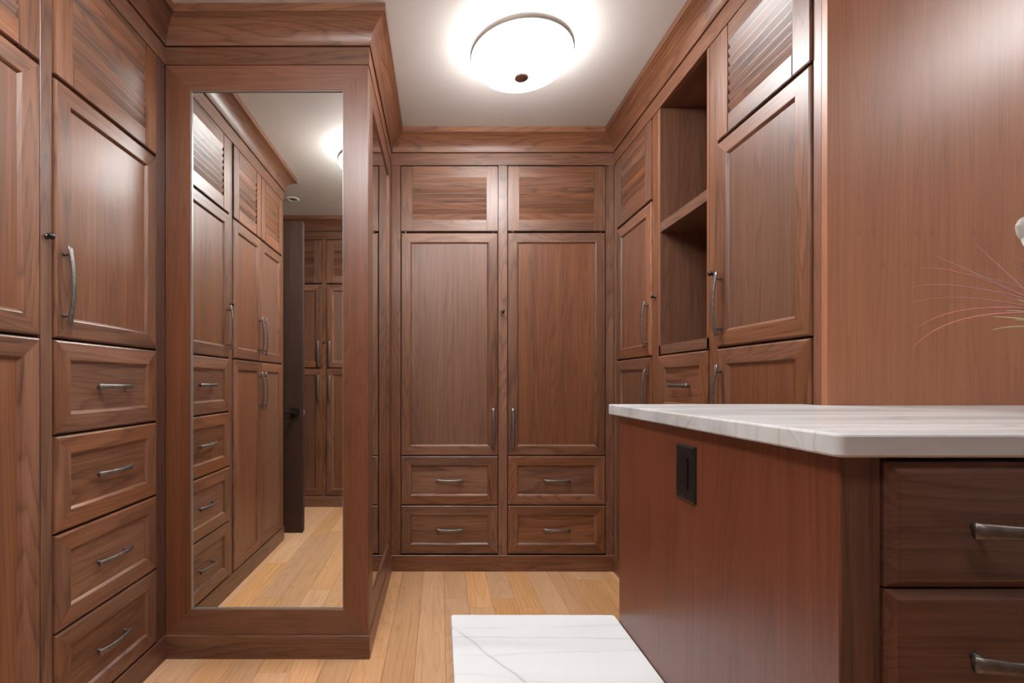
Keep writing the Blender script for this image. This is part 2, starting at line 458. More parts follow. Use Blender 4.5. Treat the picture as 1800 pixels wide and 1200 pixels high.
def louver_front(root, x0, x1, z0, z1, n=8):
    W, Hh = round(x1 - x0, 4), round(z1 - z0, 4)
    fw = FW
    bk = cached(('lback', W, Hh), lambda: box_mesh('backing', -W / 2 + fw - .004, W / 2 - fw + .004, .0165, .0195, -Hh / 2 + fw - .004, Hh / 2 - fw + .004, walnut_h))
    f = ob('louver_door', bk, root, ((x0 + x1) / 2, -PROUD, (z0 + z1) / 2))
    def stile(s):
        xa, xb = (-W / 2, -W / 2 + fw) if s < 0 else (W / 2 - fw, W / 2)
        return box_mesh('stile', xa, xb, 0, TH, -Hh / 2, Hh / 2, walnut_v, .0025, 2)
    def rail(s):
        za, zb = (-Hh / 2, -Hh / 2 + fw) if s < 0 else (Hh / 2 - fw, Hh / 2)
        return box_mesh('rail', -W / 2 + fw + .0004, W / 2 - fw - .0004, 0.0002, TH, za, zb, walnut_h, .0020, 2)
    for s in (-1, 1):
        ob('stile', cached(('ls', s, W, Hh), lambda: stile(s)), f)
        ob('rail', cached(('lr', s, W, Hh), lambda: rail(s)), f)
    ih = Hh - 2 * fw
    p = ih / n
    sm = cached(('slat', W, round(p, 4)), lambda: slat_mesh(W - 2 * fw - .001, p))
    for i in range(n):
        ob('louver_slat', sm, f, (0, .001, -ih / 2 + p * (i + .5)))
    return f

def slab_front(root, x0, x1, z0, z1):
    W, Hh = x1 - x0, z1 - z0
    bm = bmesh.new()
    b = .012; t = .008
    def ring(i, y): return [bm.verts.new(q) for q in ((-W / 2 + i, y, -Hh / 2 + i), (W / 2 - i, y, -Hh / 2 + i), (W / 2 - i, y, Hh / 2 - i), (-W / 2 + i, y, Hh / 2 - i))]
    rs = [ring(0, TH), ring(0, .009), ring(.004, .0065), ring(b - .002, .0008), ring(b + .001, 0)]
    for a, c in zip(rs, rs[1:]):
        for k in range(4):
            l = (k + 1) % 4
            bm.faces.new((a[k], a[l], c[l], c[k]))
    bm.faces.new(rs[-1]); bm.faces.new(rs[0][::-1])
    f = ob('drawer', finish('drawer_front', bm, drawer_h), root, ((x0 + x1) / 2, -PROUD - .004, (z0 + z1) / 2))
    return f

def face(root, name, x0, x1, z0, z1, mat=None, y0=0, y1=.022):
    m = mat or (walnut_v if (z1 - z0) > (x1 - x0) else walnut_h)
    cx, cz = (x0 + x1) / 2, (z0 + z1) / 2
    W, Hh = x1 - x0, z1 - z0
    return ob(name, box_mesh(name, -W / 2, W / 2, y0, y1, -Hh / 2, Hh / 2, m, .0008), root, (cx, 0, cz))

def carcass(root, x0, x1, z0=0.0, z1=2.60, y0=.0225, d=DEP):
    cx = (x0 + x1) / 2; W = x1 - x0 - .001
    return ob('carcass', box_mesh('carcass', -W / 2, W / 2, y0, d, z0, z1, dark_v), root, (cx, 0, 0))

def valet_knob(root, x, z):
    def mk():
        bm = bmesh.new()
        lathe(bm, [(0, .001), (.0095, .001), (.0095, -.003), (.0045, -.004), (.0042, -.009), (.0085, -.011), (.0105, -.014), (.0100, -.018), (.006, -.021), (0, -.022)], 20)
        bmesh.ops.rotate(bm, verts=bm.verts, cent=(0, 0, 0), matrix=Matrix.Rotation(-PI / 2, 3, 'X'))
        return finish('valet_knob', bm, knob_m, True)
    me = cached('vk', mk)
    # lathe z axis -> y axis
    return ob('valet_rod_knob', me, root, (x, 0, z))

drawer_h = wood('island_drawer_walnut', 'x', (0.130, 0.052, 0.032), (0.06, 0.024, 0.016), (0.20, 0.09, 0.055), across=12, along=.8, vary=.08, rough=.36)

# ------------------------------------------------------------------ the room shell
def poly_mesh(name, pts, z0, z1, mat):
    bm = bmesh.new(); prism(bm, pts, z0, z1); return finish(name, bm, mat)

struct('ceiling', poly_mesh('ceiling', [(WALL_L, WALL_REAR), (WALL_R, WALL_REAR), (WALL_R, WALL_B), (WALL_L, WALL_B)], H, H + .1, paint), label='beige painted ceiling')
floor = struct('floor', poly_mesh('floor', [(WALL_L, WALL_REAR), (WALL_R, WALL_REAR), (WALL_R, WALL_B), (WALL_L, WALL_B)], -.06, -.012, simple('subfloor', (.05, .03, .02), .9)), label='light oak plank floor')
T = .12
struct('wall_back', box_mesh('wall', WALL_L, WALL_R, WALL_B, WALL_B + T, 0, H, wall_paint))
struct('wall_rear', box_mesh('wall', WALL_L, WALL_R, WALL_REAR - T, WALL_REAR, 0, H, wall_paint))
struct('wall_right', box_mesh('wall', WALL_R, WALL_R + T, WALL_REAR, WALL_B, 0, H, wall_paint))
# left wall with the doorway the open door belongs to
DY0, DY1, DZ = -0.40, 0.42, 2.475
bm = bmesh.new()
bm_box(bm, WALL_L - T, WALL_L, WALL_REAR, DY0, 0, H)
bm_box(bm, WALL_L - T, WALL_L, DY1, WALL_B, 0, H)
bm_box(bm, WALL_L - T, WALL_L, DY0, DY1, DZ, H)
struct('wall_left', finish('wall', bm, wall_paint))
# hallway glimpsed through the doorway
bm = bmesh.new()
bm_box(bm, -3.3, -3.2, -1.2, 1.4, 0, H)
bm_box(bm, -3.2, WALL_L - T, 1.3, 1.4, 0, H)
bm_box(bm, -3.2, WALL_L - T, -1.2, -1.1, 0, H)
struct('wall_hallway', finish('wall', bm, wall_paint))
struct('floor_hallway', box_mesh('floor', -3.2, WALL_L, -1.1, 1.3, -.06, -.001, oak))
struct('ceiling_hallway', box_mesh('ceiling', -3.2, WALL_L - T, -1.1, 1.3, H, H + .1, paint))

# oak boards, each one a piece of the floor
PW = 0.1285
LEN = [0.55, 0.8, 1.05, 1.35, 1.7]
def plank(L):
    bm = bmesh.new(); w = PW - .0009; l = L - .0010
    b = .0006
    r0 = [(-w / 2, -l / 2), (w / 2, -l / 2), (w / 2, l / 2), (-w / 2, l / 2)]
    r1 = [(-w / 2 + b, -l / 2 + b), (w / 2 - b, -l / 2 + b), (w / 2 - b, l / 2 - b), (-w / 2 + b, l / 2 - b)]
    A = [bm.verts.new((x, y, -.0115)) for x, y in r0]; B = [bm.verts.new((x, y, -.0006)) for x, y in r0]; C_ = [bm.verts.new((x, y, 0)) for x, y in r1]
    for P, Q in ((A, B), (B, C_)):
        for k in range(4):
            l_ = (k + 1) % 4; bm.faces.new((P[k], P[l_], Q[l_], Q[k]))
    bm.faces.new(C_); bm.faces.new(A[::-1])
    return finish('plank', bm, oak)
PM = [plank(L) for L in LEN]
x = WALL_L + PW / 2 + .002
row = 0
while x < WALL_R - .02:
    # rows to the right of the counter are only needed on the near side
    ymax = 3.0 if x < 1.2 else 1.35
    y = WALL_REAR + .01 - random.random() * .0
    y = YREAR - .08 - random.choice((0.0, .25, .45))
    y = max(y, WALL_REAR + .01)
    last = None
    while y < ymax:
        c = [k for k in range(5) if k != last]
        k = random.choice(c); last = k
        if y + LEN[k] > WALL_B - .01:
            k = max([q for q in range(5) if y + LEN[q] <= WALL_B - .01], default=None)
            if k is None: break
        ob('plank', PM[k], floor, (x, y + LEN[k] / 2, 0))
        y += LEN[k]
    x += PW; row += 1

# ------------------------------------------------------------------ crown, frieze and base swept round the cabinetry
C0, CP = 0.0104, 0.082
zcap = H - .034
cove = [(0, ZC + .003)] + [(C0 + (CP - .003 - C0) * (1 - math.sqrt(max(0, 1 - (t * .93) ** 2))) / (1 - math.sqrt(1 - .93 ** 2)), ZC + .003 + (zcap - ZC - .003) * t) for t in [i / 12 for i in range(13)]] + [(0, zcap)]
PROF = {
    'crown_cap': [(0, zcap), (CP, zcap), (CP, H - .001), (0, H - .001)],
    'crown_cove': cove,
    'frieze_board': [(-.0220, ZF), (.0032, ZF), (.0040, ZF + .0008), (.0040, ZC - .001), (.0032, ZC), (-.022, ZC)],
}
BASEP = [(-.0220, 0), (.0064, 0), (.0064, ZB - .004), (.0035, ZB), (-.022, ZB)]
def sweep(name, a, b, na, nb, prof, mat):
    """segment a->b in plan; na/nb: neighbour directions for the mitres; returns (mesh, loc, rot)"""
    a = Vector(a); b = Vector(b); d = (b - a); L = d.length; d.normalize()
    ang = math.atan2(d.y, d.x)
    def shift(dn, start):
        if dn is None: return 0.0
        dn = Vector(dn).normalized()
        # outward normal is the right hand side
        n = Vector((d.y, -d.x)); n2 = Vector((dn.y, -dn.x))
        m = (n + n2) / (1 + n.dot(n2))
        return m.dot(d)
    sa, sb = shift(na, True), shift(nb, False)
    bm = bmesh.new()
    A = [bm.verts.new((-L / 2 + sa * o, -o, z)) for o, z in prof]; B = [bm.verts.new((L / 2 + sb * o, -o, z)) for o, z in prof]
    n = len(prof)
    for i in range(n):
        j = (i + 1) % n
        bm.faces.new((A[i], A[j], B[j], B[i]))
    bm.faces.new(A[::-1]); bm.faces.new(B)
    c = (a + b) / 2
    return finish(name, bm, mat), (c.x, c.y, 0), ang

path = [(WALL_L, YE), (XL, YE), (XL, YT), (XT, YT), (XT, YB), (XR, YB), (XR, YP), (WALL_R, YP)]
dirs = [tuple(Vector(b) - Vector(a)) for a, b in zip(path, path[1:])]
SEGN = ['left cabinet end', 'left cabinets', 'mirrored tower front', 'mirrored tower side', 'back wardrobe', 'right cabinets', 'tall panel']
BASEN = ['left_end', 'left', 'tower_front', 'tower_side', 'back', 'right', None]
for i, (a, b) in enumerate(zip(path, path[1:])):
    na = dirs[i - 1] if i else None; nb = dirs[i + 1] if i + 1 < len(dirs) else None
    tr = None
    for nm, prof in PROF.items():
        me, loc, ang = sweep(nm, a, b, na, nb, prof, walnut_h)
        if tr is None: tr = struct('trim_%d' % (i + 1), None, loc, ang, 'walnut crown moulding over the ' + SEGN[i])
        ob(nm, me, tr)
    if BASEN[i]:
        if i == 5: b, nb = (XR, YP + .10), None
        me, loc, ang = sweep('base', a, b, na, nb, BASEP, walnut_h)
        struct('baseboard_' + BASEN[i], me, loc, ang, 'walnut plinth under the ' + SEGN[i])
# run behind the camera: heading -X so the room (+Y) is on the right hand
rx0, rx1 = WALL_L + .001, 1.6
tr = None
for nm, prof in PROF.items():
    me, loc, ang = sweep(nm, (rx1, YREAR), (rx0, YREAR), None, None, prof, walnut_h)
    if tr is None: tr = struct('trim_8', None, loc, ang, 'walnut crown moulding over the wardrobe seen in the mirror')
    ob(nm, me, tr)
me, loc, ang = sweep('base', (rx1, YREAR), (rx0, YREAR), None, None, BASEP, walnut_h)
struct('baseboard_rear', me, loc, ang, 'walnut plinth under the wardrobe seen in the mirror')

G = .0038      # reveal between fronts
ZTOP = 2.531
ZMAIN = 2.1105
ZBOT = .108
HT = 1.607     # top of the tall handles
HL = 1.250
KZ = 1.620

# ------------------------------------------------------------------ left run: rotated so that local x = world Y
def left_root(name, label, cat, y0, group=None): return thing(name, label, cat, (XL, y0, 0), PI / 2, group)
# tower of drawers beside the mirror
yA0, yA1 = 1.4163, 1.9238
r = left_root('drawer_wardrobe', 'walnut wardrobe with louvered door, panelled door and four drawers, left of the tall mirror', 'wardrobe', yA0 - .045)
o = -(yA0 - .045)
carcass(r, o + yA0 - .045, o + YT - .001)
face(r, 'face_stile', o + yA0 - .045, o + yA0 - G, ZB, ZF)
face(r, 'face_stile', o + yA1 + G, o + YT - .001, ZB, ZF, dark_v)
louver_front(r, o + yA0, o + yA1, Z0, ZTOP)
framed_front(r, 'cabinet_door', o + yA0, o + yA1, Z1 + G, ZMAIN, handle=('l', HT))
for za, zb in ((Z2, Z1), (Z3, Z2), (Z4, Z3), (ZBOT, Z4)):
    framed_front(r, 'drawer', o + yA0, o + yA1, za + G, zb - G, horizontal=True, handle='c')
valet_knob(r, .022, KZ)
# double wardrobe nearer the camera
yB1 = yA0 - .053; yB0 = YE + .045
r = left_root('double_wardrobe', 'walnut double-door wardrobe at the left edge, its pairs of doors shown in the mirror', 'wardrobe', YE)
o = -YE
carcass(r, 0.001, o + yA0 - .046)
face(r, 'face_stile', 0, .042, ZB, ZF)
ym = (yB0 + yB1) / 2
for a, b, s in ((yB0, ym - .002, 'r'), (ym + .002, yB1, 'l')):
    louver_front(r, o + a, o + b, Z0, ZTOP)
    framed_front(r, 'cabinet_door', o + a, o + b, Z1 + G, ZMAIN, handle=(s, HT))
    framed_front(r, 'cabinet_door', o + a, o + b, ZBOT, Z1 - G, handle=(s, HL))

# ------------------------------------------------------------------ tower with the tall mirrors
tw = thing('mirrored_tower', 'walnut closet tower carrying tall framed mirrors on its front and side', 'cabinet', (XT, YT, 0))
wF = XT - XL
ob('carcass', box_mesh('carcass', -wF + .001, -.0225, .0225, YB - YT - .001, 0, 2.60, dark_v), tw)
MZ0, MZ1 = .214, 2.422
def big_frame(root, W, z0, z1, loc, rz, mv, mh, nm, strip=True):
    """mitred frame 0.107 wide with a recessed mirror"""
    Hh = z1 - z0; fw = .107
    hold = ob(nm, box_mesh('glass', -W / 2 + fw, W / 2 - fw, .0075, .013, -Hh / 2 + fw, Hh / 2 - fw, mirror_m), root, (*loc, (z0 + z1) / 2), (0, 0, rz), 'tall silvered mirror glass')
    prof = [(0, .022), (0, .0006), (.0006, 0), (fw - .0015, 0), (fw, .0012), (fw, .022)]
    for kd, n2, m in (('left', 'frame_stile', mv), ('right', 'frame_stile', mv), ('top', 'frame_rail', mh), ('bottom', 'frame_rail', mh)):
        bm = bmesh.new(); L = []; R = []
        for d, y in prof:
            e = d + .0002
            if kd in ('bottom', 'top'):
                zz = (-Hh / 2 + d) if kd == 'bottom' else (Hh / 2 - d)
                p, q = (-W / 2 + e, y, zz), (W / 2 - e, y, zz)
            else:
                xx = (-W / 2 + d) if kd == 'left' else (W / 2 - d)
                p, q = (xx, y, -Hh / 2 + e), (xx, y, Hh / 2 - e)
            L.append(bm.verts.new(p)); R.append(bm.verts.new(q))
        k = len(prof)
        for i in range(k):
            j = (i + 1) % k; bm.faces.new((L[i], L[j], R[j], R[i]))
        bm.faces.new(L[::-1]); bm.faces.new(R)
        ob(n2, finish(n2, bm, m), hold)
    # slim polished strip holding the glass
    if not strip: return hold
    bm = bmesh.new(); iw, ih = W / 2 - fw, Hh / 2 - fw; t = .005
    bm_box(bm, -iw, -iw + t, .002, .0075, -ih, ih); bm_box(bm, iw - t * .5, iw, .002, .0075, -ih, ih)
    bm_box(bm, -iw + t, iw - t * .5, .002, .0075, -ih, -ih + t); bm_box(bm, -iw + t, iw - t * .5, .002, .0075, ih - t * .6, ih)
    ob('glass_strip', finish('strip', bm, edge_m), hold)
    return hold
big_frame(tw, wF - .002, ZB, ZF, (-wF / 2, 0), 0, red_v, red_h, 'front_mirror')
LS = YB - YT
big_frame(tw, LS - .024, ZB, ZF, (0, .0225 + (LS - .024) / 2), PI / 2, walnut_v, walnut_h, 'side_mirror', False)

# ------------------------------------------------------------------ back wardrobe (two columns)
r = thing('back_wardrobe', 'walnut wardrobe across the far wall with two louvered doors, two tall doors and four drawers', 'wardrobe', (XT, YB, 0))
o = -XT
carcass(r, .001, XR - XT - .001)
xc = [(-.2434, .3616), (.4245, 1.0325)]
face(r, 'face_stile', 0.001, o + xc[0][0] - .004, ZB, ZF)
face(r, 'face_stile', o + xc[0][1] + .004, o + xc[1][0] - .004, ZB, ZF)
face(r, 'face_stile', o + xc[1][1] + .004, XR - XT - .001, ZB, ZF)
for k, (a, b) in enumerate(xc):
    louver_front(r, o + a, o + b, 2.1270, ZTOP)
    framed_front(r, 'cabinet_door', o + a, o + b, .7246 + .002, 2.1155, handle=('r' if k == 0 else 'l', 1.022))
    framed_front(r, 'drawer', o + a, o + b, .415 + .002, .7246 - .003, horizontal=True, handle='c')
    framed_front(r, 'drawer', o + a, o + b, .111, .415 - .003, horizontal=True, handle='c')
valet_knob(r, o + (xc[0][1] + xc[1][0]) / 2, KZ + .005)
bmp = cached('bumper', lambda: box_mesh('bumper', -.004, .004, -.003, .003, -.002, .002, steel, .001))
for a, b in xc:
    for q in (a + .03, b - .03): ob('hinge_bumper', bmp, r, (o + q, -.004, 2.1205))

# ------------------------------------------------------------------ right run: local x = -world Y
def right_root(name, label, cat, y1, group=None): return thing(name, label, cat, (XR, y1, 0), -PI / 2, group)
def ry(y1, y): return y1 - y
# far cabinet next to the back wardrobe
y1 = YB - .001
r = right_root('corner_cabinet', 'narrow walnut cabinet in the far right corner with louvered top door', 'cabinet', y1)
carcass(r, 0, ry(y1, 2.333))
face(r, 'face_stile', 0.0, ry(y1, 2.862), ZB, ZF)
face(r, 'face_stile', ry(y1, 2.393), ry(y1, 2.3265), ZB, ZF)
louver_front(r, ry(y1, 2.859), ry(y1, 2.396), Z0, ZTOP)
framed_front(r, 'cabinet_door', ry(y1, 2.859), ry(y1, 2.396), Z1 + G, ZMAIN, handle=('r', HT))
framed_front(r, 'cabinet_door', ry(y1, 2.859), ry(y1, 2.396), ZBOT, Z1 - G, handle=('r', HL))
valet_knob(r, ry(y1, 2.362), KZ - .005)
# open shelf unit
y1 = 2.3255
r = right_root('open_shelf_unit', 'open walnut shelf unit with one middle shelf above drawers, between two right-hand cabinets', 'shelf', y1)
W = y1 - 1.888
ob('side_panel', box_mesh('sp', 0.0005, .018, 0, DEP, 1.32, ZF, veneer_v), r)
ob('side_panel', box_mesh('sp', W - .018, W - .0005, 0, DEP, 1.32, ZF, veneer_v), r)
ob('back_panel', box_mesh('bp', .018, W - .018, DEP - .02, DEP, 1.32, ZF, veneer_v), r)
ob('top_panel', box_mesh('tp', 0, W, 0, DEP, ZF + .001, 2.60, walnut_h), r)
ob('carcass', box_mesh('cc', 0.0005, W - .0005, .0225, DEP, 0, 1.32, dark_v), r)
ob('bottom_panel', box_mesh('bp', .018, W - .018, 0.022, DEP - .02, 1.3205, 1.364, walnut_h), r)
face(r, 'face_rail', .001, W - .001, 1.3205, 1.364)
ob('shelf', box_mesh('sh', .0185, W - .0185, .001, DEP - .021, 1.923, 1.971, walnut_h, .001), r)
for za, zb in ((Z2, Z1), (Z3, Z2), (Z4, Z3), (ZBOT, Z4)):
    framed_front(r, 'drawer', .004, W - .004, za + G, zb - G, horizontal=True, handle='c')
# near cabinet
y1 = 1.887
r = right_root('near_cabinet', 'tall walnut cabinet with louvered top door beside the plain panel above the counter', 'cabinet', y1)
carcass(r, 0, y1 - YP - .021)
face(r, 'face_stile', 0, y1 - 1.8292, ZB, ZF)
face(r, 'face_stile', y1 - 1.3635, y1 - YP - .0205, ZB, ZF, red_v)
louver_front(r, y1 - 1.8266, y1 - 1.3661, Z0, ZTOP)
framed_front(r, 'cabinet_door', y1 - 1.8266, y1 - 1.3661, Z1 + G, ZMAIN, handle=('l', HT))
framed_front(r, 'cabinet_door', y1 - 1.8266, y1 - 1.3661, ZBOT, Z1 - G, handle=('l', HL))
valet_knob(r, (y1 - 1.8292) / 2, KZ - .005)
# tall plain panel facing the camera
tp = thing('end_panel', 'tall plain reddish walnut panel rising behind the marble counter at the right', 'panel', ((XR + WALL_R) / 2, YP, 0),
           me=box_mesh('end_panel', -(WALL_R - XR) / 2, (WALL_R - XR) / 2 - .001, 0, .020, 1.1184, 2.60, panel_v, .0006))

# ------------------------------------------------------------------ run behind the camera (seen in the mirror): local x = -world X
r = thing('rear_wardrobe', 'walnut wardrobe behind the open door, visible only in the tall mirror', 'wardrobe', (1.6, YREAR, 0), PI)
def rx(X): return 1.6 - X
carcass(r, 0.001, rx(WALL_L) - .002)
edges = [1.58, 1.03, .49, -.05, -.59, -1.10, -1.745]
for i in range(6):
    xb, xa = edges[i], edges[i + 1]
    face(r, 'face_stile', rx(xb) - .020, rx(xb) + .020, ZB, ZF)
    a, b = rx(xb) + .023, rx(xa) - .023
    louver_front(r, a, b, Z0, ZTOP)
    s = 'l' if i % 2 else 'r'
    framed_front(r, 'cabinet_door', a, b, Z1 + G, ZMAIN, handle=(s, HT - .03))
    framed_front(r, 'cabinet_door', a, b, ZBOT, Z1 - G, handle=(s, HL))
    if s == 'l': valet_knob(r, rx(xb), KZ - .06)
face(r, 'face_stile', rx(-1.745) - .020, rx(WALL_L) - .002, ZB, ZF)

# ------------------------------------------------------------------ peninsula
XP, YP1, YP2 = .5165, .6035, 1.345
pen = thing('island_cabinet', 'walnut base cabinet under the tall marble counter at the right, flat drawers facing the camera', 'cabinet', (XP, YP1, 0))
ZS, TS = 1.118, .030
ob('carcass', box_mesh('cc', .021, XR - .03 - XP, .0225, YP2 - YP1, 0, ZS - TS - .0005, dark_v), pen)
ob('carcass', box_mesh('cc', XR - .03 - XP, WALL_R - XP - .002, .0225, YP - YP1 - .001, 0, ZS - TS - .0005, dark_v), pen)
ob('side_panel', box_mesh('sp', 0, .0205, .0008, YP2 - YP1, 0, ZS - TS - .0005, island_v, .0008), pen)
face(pen, 'face_stile', .0008, .0520, 0, ZS - TS - .0005, drawer_v := wood('island_stile_walnut', 'z', (0.125, 0.050, 0.030), (0.055, 0.022, 0.014), (0.20, 0.085, 0.05), across=10, vary=.05))
xx = .0535
colw = .36
bays = []
while xx + colw + .05 < WALL_R - XP:
    bays.append((xx, xx + colw)); 
    face(pen, 'face_stile', xx + colw + .001, xx + colw + .045, 0, ZS - TS - .0005, drawer_v)
    xx += colw + .046
for a, b in bays:
    for za, zb in ((.9205, 1.081), (.757, .9175), (.5935, .754), (.352, .5905), (.11, .349)):
        f = slab_front(pen, a, b, za, zb)
        add_handle(f, 0, 0, False, L=.19)
face(pen, 'toe_board', .0525, WALL_R - XP - .01, 0, .107, drawer_h, .002)
# marble counter
def rounded(pts, radii, seg=5):
    out = []
    n = len(pts)
    for i, p in enumerate(pts):
        r_ = radii[i]
        if not r_: out.append(p); continue
        a = Vector(pts[i - 1]) - Vector(p); b = Vector(pts[(i + 1) % n]) - Vector(p); a.normalize(); b.normalize()
        c = Vector(p) + (a + b) * r_
        s = math.atan2((-b).y, (-b).x); e = math.atan2((-a).y, (-a).x)
        d = (e - s + PI) % (2 * PI) - PI
        for k in range(seg + 1):
            t = s + d * k / seg
            out.append((c.x + r_ * math.cos(t), c.y + r_ * math.sin(t)))
    return out
def inset(pts, d):
    out = []; n = len(pts)
    for i, p in enumerate(pts):
        p = Vector(p); a = (Vector(pts[i - 1]) - p).normalized(); b = (Vector(pts[(i + 1) % n]) - p).normalized()
        convex = (a.x * b.y - a.y * b.x) < 0        # outline runs counter-clockwise
        q = p + (a + b) * (d if convex else -d)
        out.append((q.x, q.y))
    return out
def slab(name, pts, radii, z0, z1, mat, origin):
    pts = [(x - origin[0], y - origin[1]) for x, y in pts]
    bm = bmesh.new(); rings = []
    for d, z in ((.0034, z0), (.0012, z0 + .0010), (0, z0 + .0034), (0, z1 - .0034), (.0012, z1 - .0010), (.0034, z1)):
        rr = [max(r_ - d, .0004) if r_ else 0 for r_ in radii]
        rings.append([bm.verts.new((x, y, z)) for x, y in rounded(inset(pts, d), rr, 6)])
    n = len(rings[0])
    for A, B in zip(rings, rings[1:]):
        for k in range(n):
            l = (k + 1) % n; bm.faces.new((A[k], A[l], B[l], B[k]))
    bm.faces.new(rings[0][::-1]); bm.faces.new(rings[-1])
    return finish(name, bm, mat)
XS, YS1, YS2 = .5005, .586, 1.390
pts = [(XS, YS1), (WALL_R - .002, YS1), (WALL_R - .002, YP + .0195), (XR - .012, YP + .0195), (XR - .012, YS2), (XS, YS2)]
thing('marble_counter', 'thick white streaked marble countertop over the walnut drawers at the right', 'countertop', (XS, YS1, 0),
      me=slab('counter', pts, [.010, 0, 0, 0, 0, .006], ZS - TS, ZS, marble_top, (XS, YS1)))
# electrical outlet on the side panel
yo0, yo1 = None, None
def outlet():
    # centre projects to about (1205, 831)
    Y = 820 * XP / (1205 - 771.3)
    Z = HE - (831 - 672.4) * Y / 820
    o_ = thing('wall_outlet', 'dark brown rectangular electrical outlet on the side of the counter cabinet', 'outlet', (XP, Y, Z), -PI / 2)
    pw, ph = .0735, .1165
    bm = bmesh.new()
    def ring(i, y): return [bm.verts.new(q) for q in ((-pw / 2 + i, y, -ph / 2 + i), (pw / 2 - i, y, -ph / 2 + i), (pw / 2 - i, y, ph / 2 - i), (-pw / 2 + i, y, ph / 2 - i))]
    rs = [ring(0, -.0002), ring(0, -.0022), ring(.003, -.0052), ring(.005, -.0060)]
    for a, c in zip(rs, rs[1:]):
        for k in range(4):
            l = (k + 1) % 4; bm.faces.new((a[k], a[l], c[l], c[k]))
    bm.faces.new(rs[-1]); bm.faces.new(rs[0][::-1])
    ob('cover_plate', finish('plate', bm, black_p), o_)
    ob('receptacle', box_mesh('rec', -.0165, .0165, -.0085, -.0060, -.0335, .0335, black_in, .0010, 2), o_)
    bm = bmesh.new()
    for s in (-1, 1):
        cz = s * .018
        bm_box(bm, -.0075, -.0058, -.0088, -.0084, cz - .001, cz + .008)
        bm_box(bm, .0052, .0069, -.0088, -.0084, cz - .001, cz + .007)
        bm_box(bm, -.0022, .0022, -.0088, -.0084, cz - .009, cz - .005)
    ob('socket_slots', finish('slots', bm, dark_in), o_)
    def screw():
        bm = bmesh.new(); lathe(bm, [(0, .0016), (.0024, .0012), (.0030, 0), (0, 0)], 12)
        bmesh.ops.rotate(bm, verts=bm.verts, cent=(0, 0, 0), matrix=Matrix.Rotation(PI / 2, 3, 'X'))
        return finish('screw', bm, knob_m, True)
    sm = screw()
    for s in (-1, 1): ob('screw', sm, o_, (0, -.0060, s * .0485))
outlet()

# ------------------------------------------------------------------ low bench with marble seat
ZQ = .496
bn = thing('bench', 'low bench with white marble seat beside the dark side of the counter cabinet', 'bench', (.285, .62, 0))
ob('carcass', box_mesh('cc', -.228, XP - .285 - .001, .0225, .735, 0.0, ZQ - .0305, walnut_v), bn)
framed_front(bn, 'cabinet_door', -.226, XP - .285 - .004, .107, ZQ - .036, handle=('r', .43))
ob('toe_board', box_mesh('tb', -.228, XP - .285 - .002, .002, .022, 0, .100, walnut_h), bn)
bp_ = [(.032, .60), (XP - .0012, .60), (XP - .0012, 1.381), (.032, 1.381)]
ob('seat_slab', slab('seat', bp_, [.008, 0, .010, .009], ZQ - .030, ZQ, marble_seat, (.285, .62)), bn, label='white marble seat slab with a grey diagonal vein')

# ------------------------------------------------------------------ ceiling lamps
lamp_lbl = ['white glass bowl ceiling lamp lit above the passage', 'lit bowl ceiling lamp caught at the edge of the tall mirror', 'white glass bowl ceiling lamp above the right of the room', 'white glass bowl ceiling lamp above the camera in front of the rear wardrobe']
inner_m = simple('bowl_inside_white', (.8, .79, .77), .5)
def bowl_mesh(i):
    bm = bmesh.new()
    R_, z1, z0 = .228, 2.662 - H, 2.566 - H
    prof = [(R_ * math.sin(a), z1 - (z1 - z0) * (math.cos(a)) ** 1.15) for a in [i / 14 * PI / 2 for i in range(15)]]
    prof = prof[::-1]
    inner = [(max(r_ - .004, 0), z + .004) for r_, z in prof[::-1]]
    lathe(bm, prof, 64)
    n0 = len(bm.faces); lathe(bm, inner, 64); bm.faces.ensure_lookup_table()
    for f in list(bm.faces)[n0:]: f.material_index = 1
    return finish('bowl', bm, [bowl_m[i], inner_m], True)
def rim_mesh():
    bm = bmesh.new(); z = 2.662 - H
    lathe(bm, [(.2262, z - .004), (.231, z - .002), (.2335, z + .016), (.2300, z + .020), (.2270, z + .018), (.2262, z - .004)], 64)
    return finish('rim', bm, simple('frosted_rim', (.42, .38, .34), .4), True)
def finial_mesh():
    bm = bmesh.new(); z = 2.566 - H
    lathe(bm, [(0, z + .004), (.033, z + .003), (.034, z - .002), (.028, z - .007), (.012, z - .010), (0, z - .011)], 32)
    return finish('finial', bm, metalmat('lamp_bronze', (.30, .24, .21), .4), True)
def pan_mesh():
    bm = bmesh.new()
    lathe(bm, [(0, 0), (.075, 0), (.075, -.012), (.06, -.018), (0, -.018)], 40)
    return finish('pan', bm, white_p, True)
LM = (None, rim_mesh(), finial_mesh(), pan_mesh())
for i, (lx, ly) in enumerate(LAMPS):
    l = thing('ceiling_lamp', lamp_lbl[i], 'lamp', (lx, ly, H))
    l['group'] = 'bowl ceiling lamps'
    ob('glass_bowl', bowl_mesh(i), l); ob('rim', LM[1], l); ob('finial', LM[2], l, label='bronze round finial under the bowl'); ob('ceiling_pan', LM[3], l)
    ob('centre_rod', cached('rod', lambda: box_mesh('rod', -.004, .004, -.004, .004, 2.575 - H, -.018, steel)), l)
    for k in range(3):
        a = 2 * PI * k / 3 + .5
        ld = D.lights.new('bulb', 'POINT'); ld.energy = LAMP_UP; ld.color = (1.0, .98, .96); ld.shadow_soft_size = .025
        lo = D.objects.new('bulb', ld); COL.objects.link(lo); lo.parent = l; lo.location = (.12 * math.cos(a), .12 * math.sin(a), -.055)

